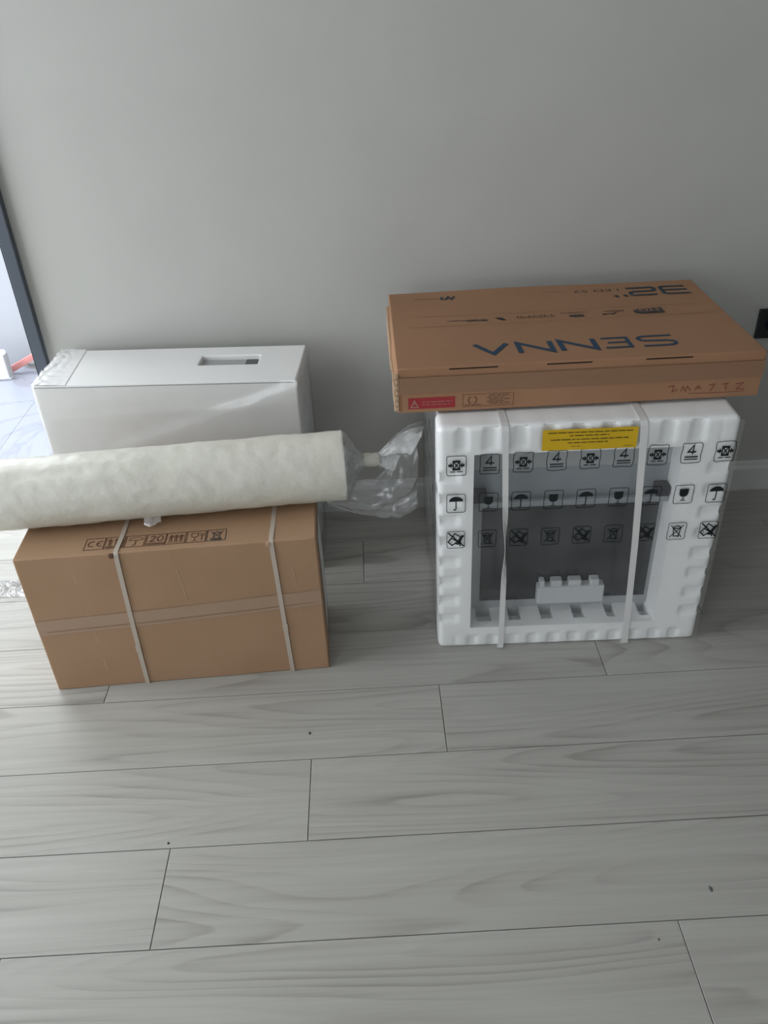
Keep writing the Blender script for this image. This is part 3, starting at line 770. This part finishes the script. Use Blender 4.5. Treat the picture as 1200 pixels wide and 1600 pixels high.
printed('size_figure', [('s', [(.7130, .4060), (.6600, .4085), (.6545, .4030), (.6540, .3640), (.6600, .3585), (.7150, .3570)], .0095), ('s', [(.6560, .3850), (.7130, .3835)], .009)], on_top, 'ink_teal', tv)
printed('size_figure', [('s', [(.5730, .4075), (.6320, .4085), (.6380, .4030), (.6370, .3890), (.6290, .3840), (.5850, .3835), (.5765, .3780), (.5760, .3640), (.5830, .3590), (.6360, .3590)], .0095)], on_top, 'ink_teal', tv)
printed('inch_mark', [('f', [(.5330, .3660), (.5430, .3660), (.5445, .3520), (.5365, .3540)]), ('f', [(.5545, .3665), (.5645, .3665), (.5660, .3525), (.5580, .3545)])], on_top, 'ink_teal', tv)
def top_text(body, size, x_right, y_base, mat, stretch=1.0):
    me = text_me(body, size)
    o = link('printed_text', me, mat, tv, (x_right, y_base, TH-.0006)); o.rotation_euler = (0, 0, PI); o.scale = (stretch, 1, 1)
    return o
top_text('LED S2', .0235, .5580, .4115, 'ink_grey', 1.62)
top_text('Hi-Res', .011, .5310, .2690, 'ink_grey', 1.2)
top_text('HDMI', .0195, .3680, .2630, 'ink_brown', 1.75)
printed('hd_badge', [('f', [(.6170, .2720), (.6170, .2400), (.5650, .2400), (.5510, .2470), (.5500, .2620), (.5610, .2700)])], on_top, 'ink_grey', tv)
o = top_text('HD', .0210, .6085, .2640, 'print_pale', 1.55); o.location.z += .001
printed('usb_mark', [('s', [(.478, .251), (.503, .252), (.515, .263)], .003), ('f', circle(.482, .251, .005)), ('s', [(.495, .252), (.505, .245)], .0025)], on_top, 'ink_grey', tv)
printed('fine_print', words_line(.485, .53, .268, .0022, 11)+words_line(.385, .448, .270, .0022, 12)+words_line(.170, .219, .254, .004, 13)+words_line(.170, .219, .247, .004, 15)+words_line(.126, .168, .2525, .003, 14), on_top, 'ink_grey', tv)
printed('screen_mark', [('f', [(.404, .257), (.434, .258), (.436, .244), (.412, .243), (.401, .248)])], on_top, 'ink_grey', tv)
printed('bolt_mark', [('f', [(.236, .262), (.250, .262), (.2585, .246), (.2520, .243), (.2420, .251)])], on_top, 'ink_black', tv)
printed('maker_logo', [('s', [(.158, .413), (.150, .394), (.143, .411), (.136, .394), (.126, .397), (.127, .411)], .0065)], on_top, 'ink_teal', tv)
printed('fine_print', words_line(.06, .119, .402, .0022, 21)+words_line(.385, .42, .409, .0016, 23), on_top, 'ink_rule', tv)
printed('rule_line', [('s', [(.05, .285), (.70, .285)], .0011), ('s', [(.04, .222), (.72, .225)], .0011)], on_top, 'ink_rule', tv)
# print on the front flap
fp = lambda u, v: (u, -.0030, v)
rd = printed('red_label', [('f', [(.022, .009), (.118, .009), (.118, .034), (.022, .034)])], fp, 'label_red', tv)
printed('warning_triangle', [('s', [(.027, .013), (.042, .013), (.0345, .028), (.027, .013)], .0022), ('s', [(.0345, .0165), (.0345, .023)], .0016)], lambda u, v: (u, -.0034, v), 'print_pale', rd)
printed('label_print', words_line(.05, .112, .024, .0015, 31)+words_line(.05, .108, .018, .0012, 32), lambda u, v: (u, -.0034, v), 'print_pale', rd)
P = [('s', [(.134, .009), (.238, .009), (.238, .036), (.134, .036), (.134, .009)], .0009)]
P += [('s', arc(.154, .023, .0085, 115, 245, 8), .002), ('s', arc(.154, .023, .0085, -65, 65, 8), .002)]
P += words_line(.138, .172, .0125, .0016, 41)
for i, z in enumerate((.032, .0275, .023, .0185, .014)): P += words_line(.188-.004*(i % 2), .222+.008*((i+1) % 2), z, .0016, 50+i)
printed('notice_print', P, fp, 'ink_brown', tv)
P = []
for i, s in enumerate(([(.0, .0), (.012, .003), (.010, -.012), (.020, -.006)], [(0, -.012), (.003, 0), (.01, -.012), (.012, 0), (.02, -.010)], [(0, -.01), (.006, 0), (.012, -.006), (.004, -.006)],
                       [(0, 0), (.012, .002), (.005, -.014)], [(.0, .0), (.012, .003), (.006, -.005), (.010, -.013)], [(0, 0), (.015, .002), (.002, -.012), (.019, -.012)])):
    P.append(('s', [(.555+i*.028+x, .030+z) for x, z in s], .0021))
P += [('s', [(.60, .013), (.66, .012), (.715, .013)], .0012)]
printed('marker_scrawl', P, fp, 'ink_red', tv)

# ---- small things
def lump(name, loc, size, mat, label, seed, flat=.5, cat='debris'):
    bm = bmesh.new(); bmesh.ops.create_icosphere(bm, subdivisions=2, radius=1)
    for v in bm.verts:
        k = 1+.45*nz(v.co.x*1.7+seed, v.co.y*1.7, v.co.z*1.7)
        v.co = Vector((v.co.x*size[0]*k, v.co.y*size[1]*k, max(-.3, v.co.z*k)*size[2]))
    lo = min(v.co.z for v in bm.verts)
    for v in bm.verts: v.co.z -= lo
    o = from_bm(name, bm, mat, None, loc=loc, smooth=60); tag(o, label, cat); return o
lump('crumb', (-.1736, 1.2169, 0), (.0022, .0030, .0022), 'crumb', 'tiny dark crumb on the floor plank between the brown carton and the oven', 1)
lump('crumb', (-.4336, .9656, 0), (.0018, .0022, .002), 'crumb', 'tiny dark crumb beside a plank joint in front of the brown carton', 2)
lump('crumb', (.4312, .7303, 0), (.0012, .0022, .0015), 'crumb', 'smallest dark crumb, on the nearest floor plank at lower right', 3)
lump('wood_knot', (.5492, .8138, 0), (.0028, .0060, .0012), 'dark_inner', 'dark oval knot mark in the floor plank in front of the wrapped oven', 4)  # wood knot of the plank, built as a flat lump
# crumpled clear film on the floor, left of the carton
def floor_film(u, v):
    x, y = -.075+u*.13, -.04+v*.075
    k = math.sin(PI*u)*math.sin(PI*v)
    return (x, y, .0012+k*(.006+.022*abs(nz(x*45, y*45, 7))+.010*abs(nz(x*110, y*110, 2))))
o = link('plastic_scrap', grid_me(46, 30, floor_film), 'film_floor', None, (-1.005, 1.785, 0), smooth=20)
tag(o, 'crumpled clear plastic scrap on the floor by the doorway, left of the brown carton', 'plastic wrap')
# white box and pink strip left on the terrace
wt = thing('white_board', 'white board with a dark right edge standing at the foot of the terrace wall', 'board', (-1.63, 3.20, 0))
bm = box_bm((-.16, 0, 0), (.135, .03, .128), .010, 3); from_bm('board_body', bm, 'white_plastic', wt, smooth=40)
box('edge_strip', (.130, -.002, .012), (.139, .028, .112), 'rubble_grey', wt, .003)
pk = thing('pink_strip', 'pink plastic strip propped beside the white board on the terrace', 'strip', (-1.475, 3.262, 0))
bm = bmesh.new(); box_bm((-.080, -.010, -.013), (.080, .010, .013), .005, 2, bm); bmesh.ops.rotate(bm, verts=bm.verts, matrix=Matrix.Rotation(math.radians(-26), 3, 'Y')); bmesh.ops.translate(bm, verts=bm.verts, vec=(0.01, 0, -min(v.co.z for v in bm.verts)))
from_bm('strip_body', bm, 'pink_plastic', pk, smooth=40)
rb = lump("rubble_heap", (-1.40, 3.335, 0), (.085, .035, .03), 'rubble_grey', 'low grey rubble heap behind the pink strip on the terrace', 8)
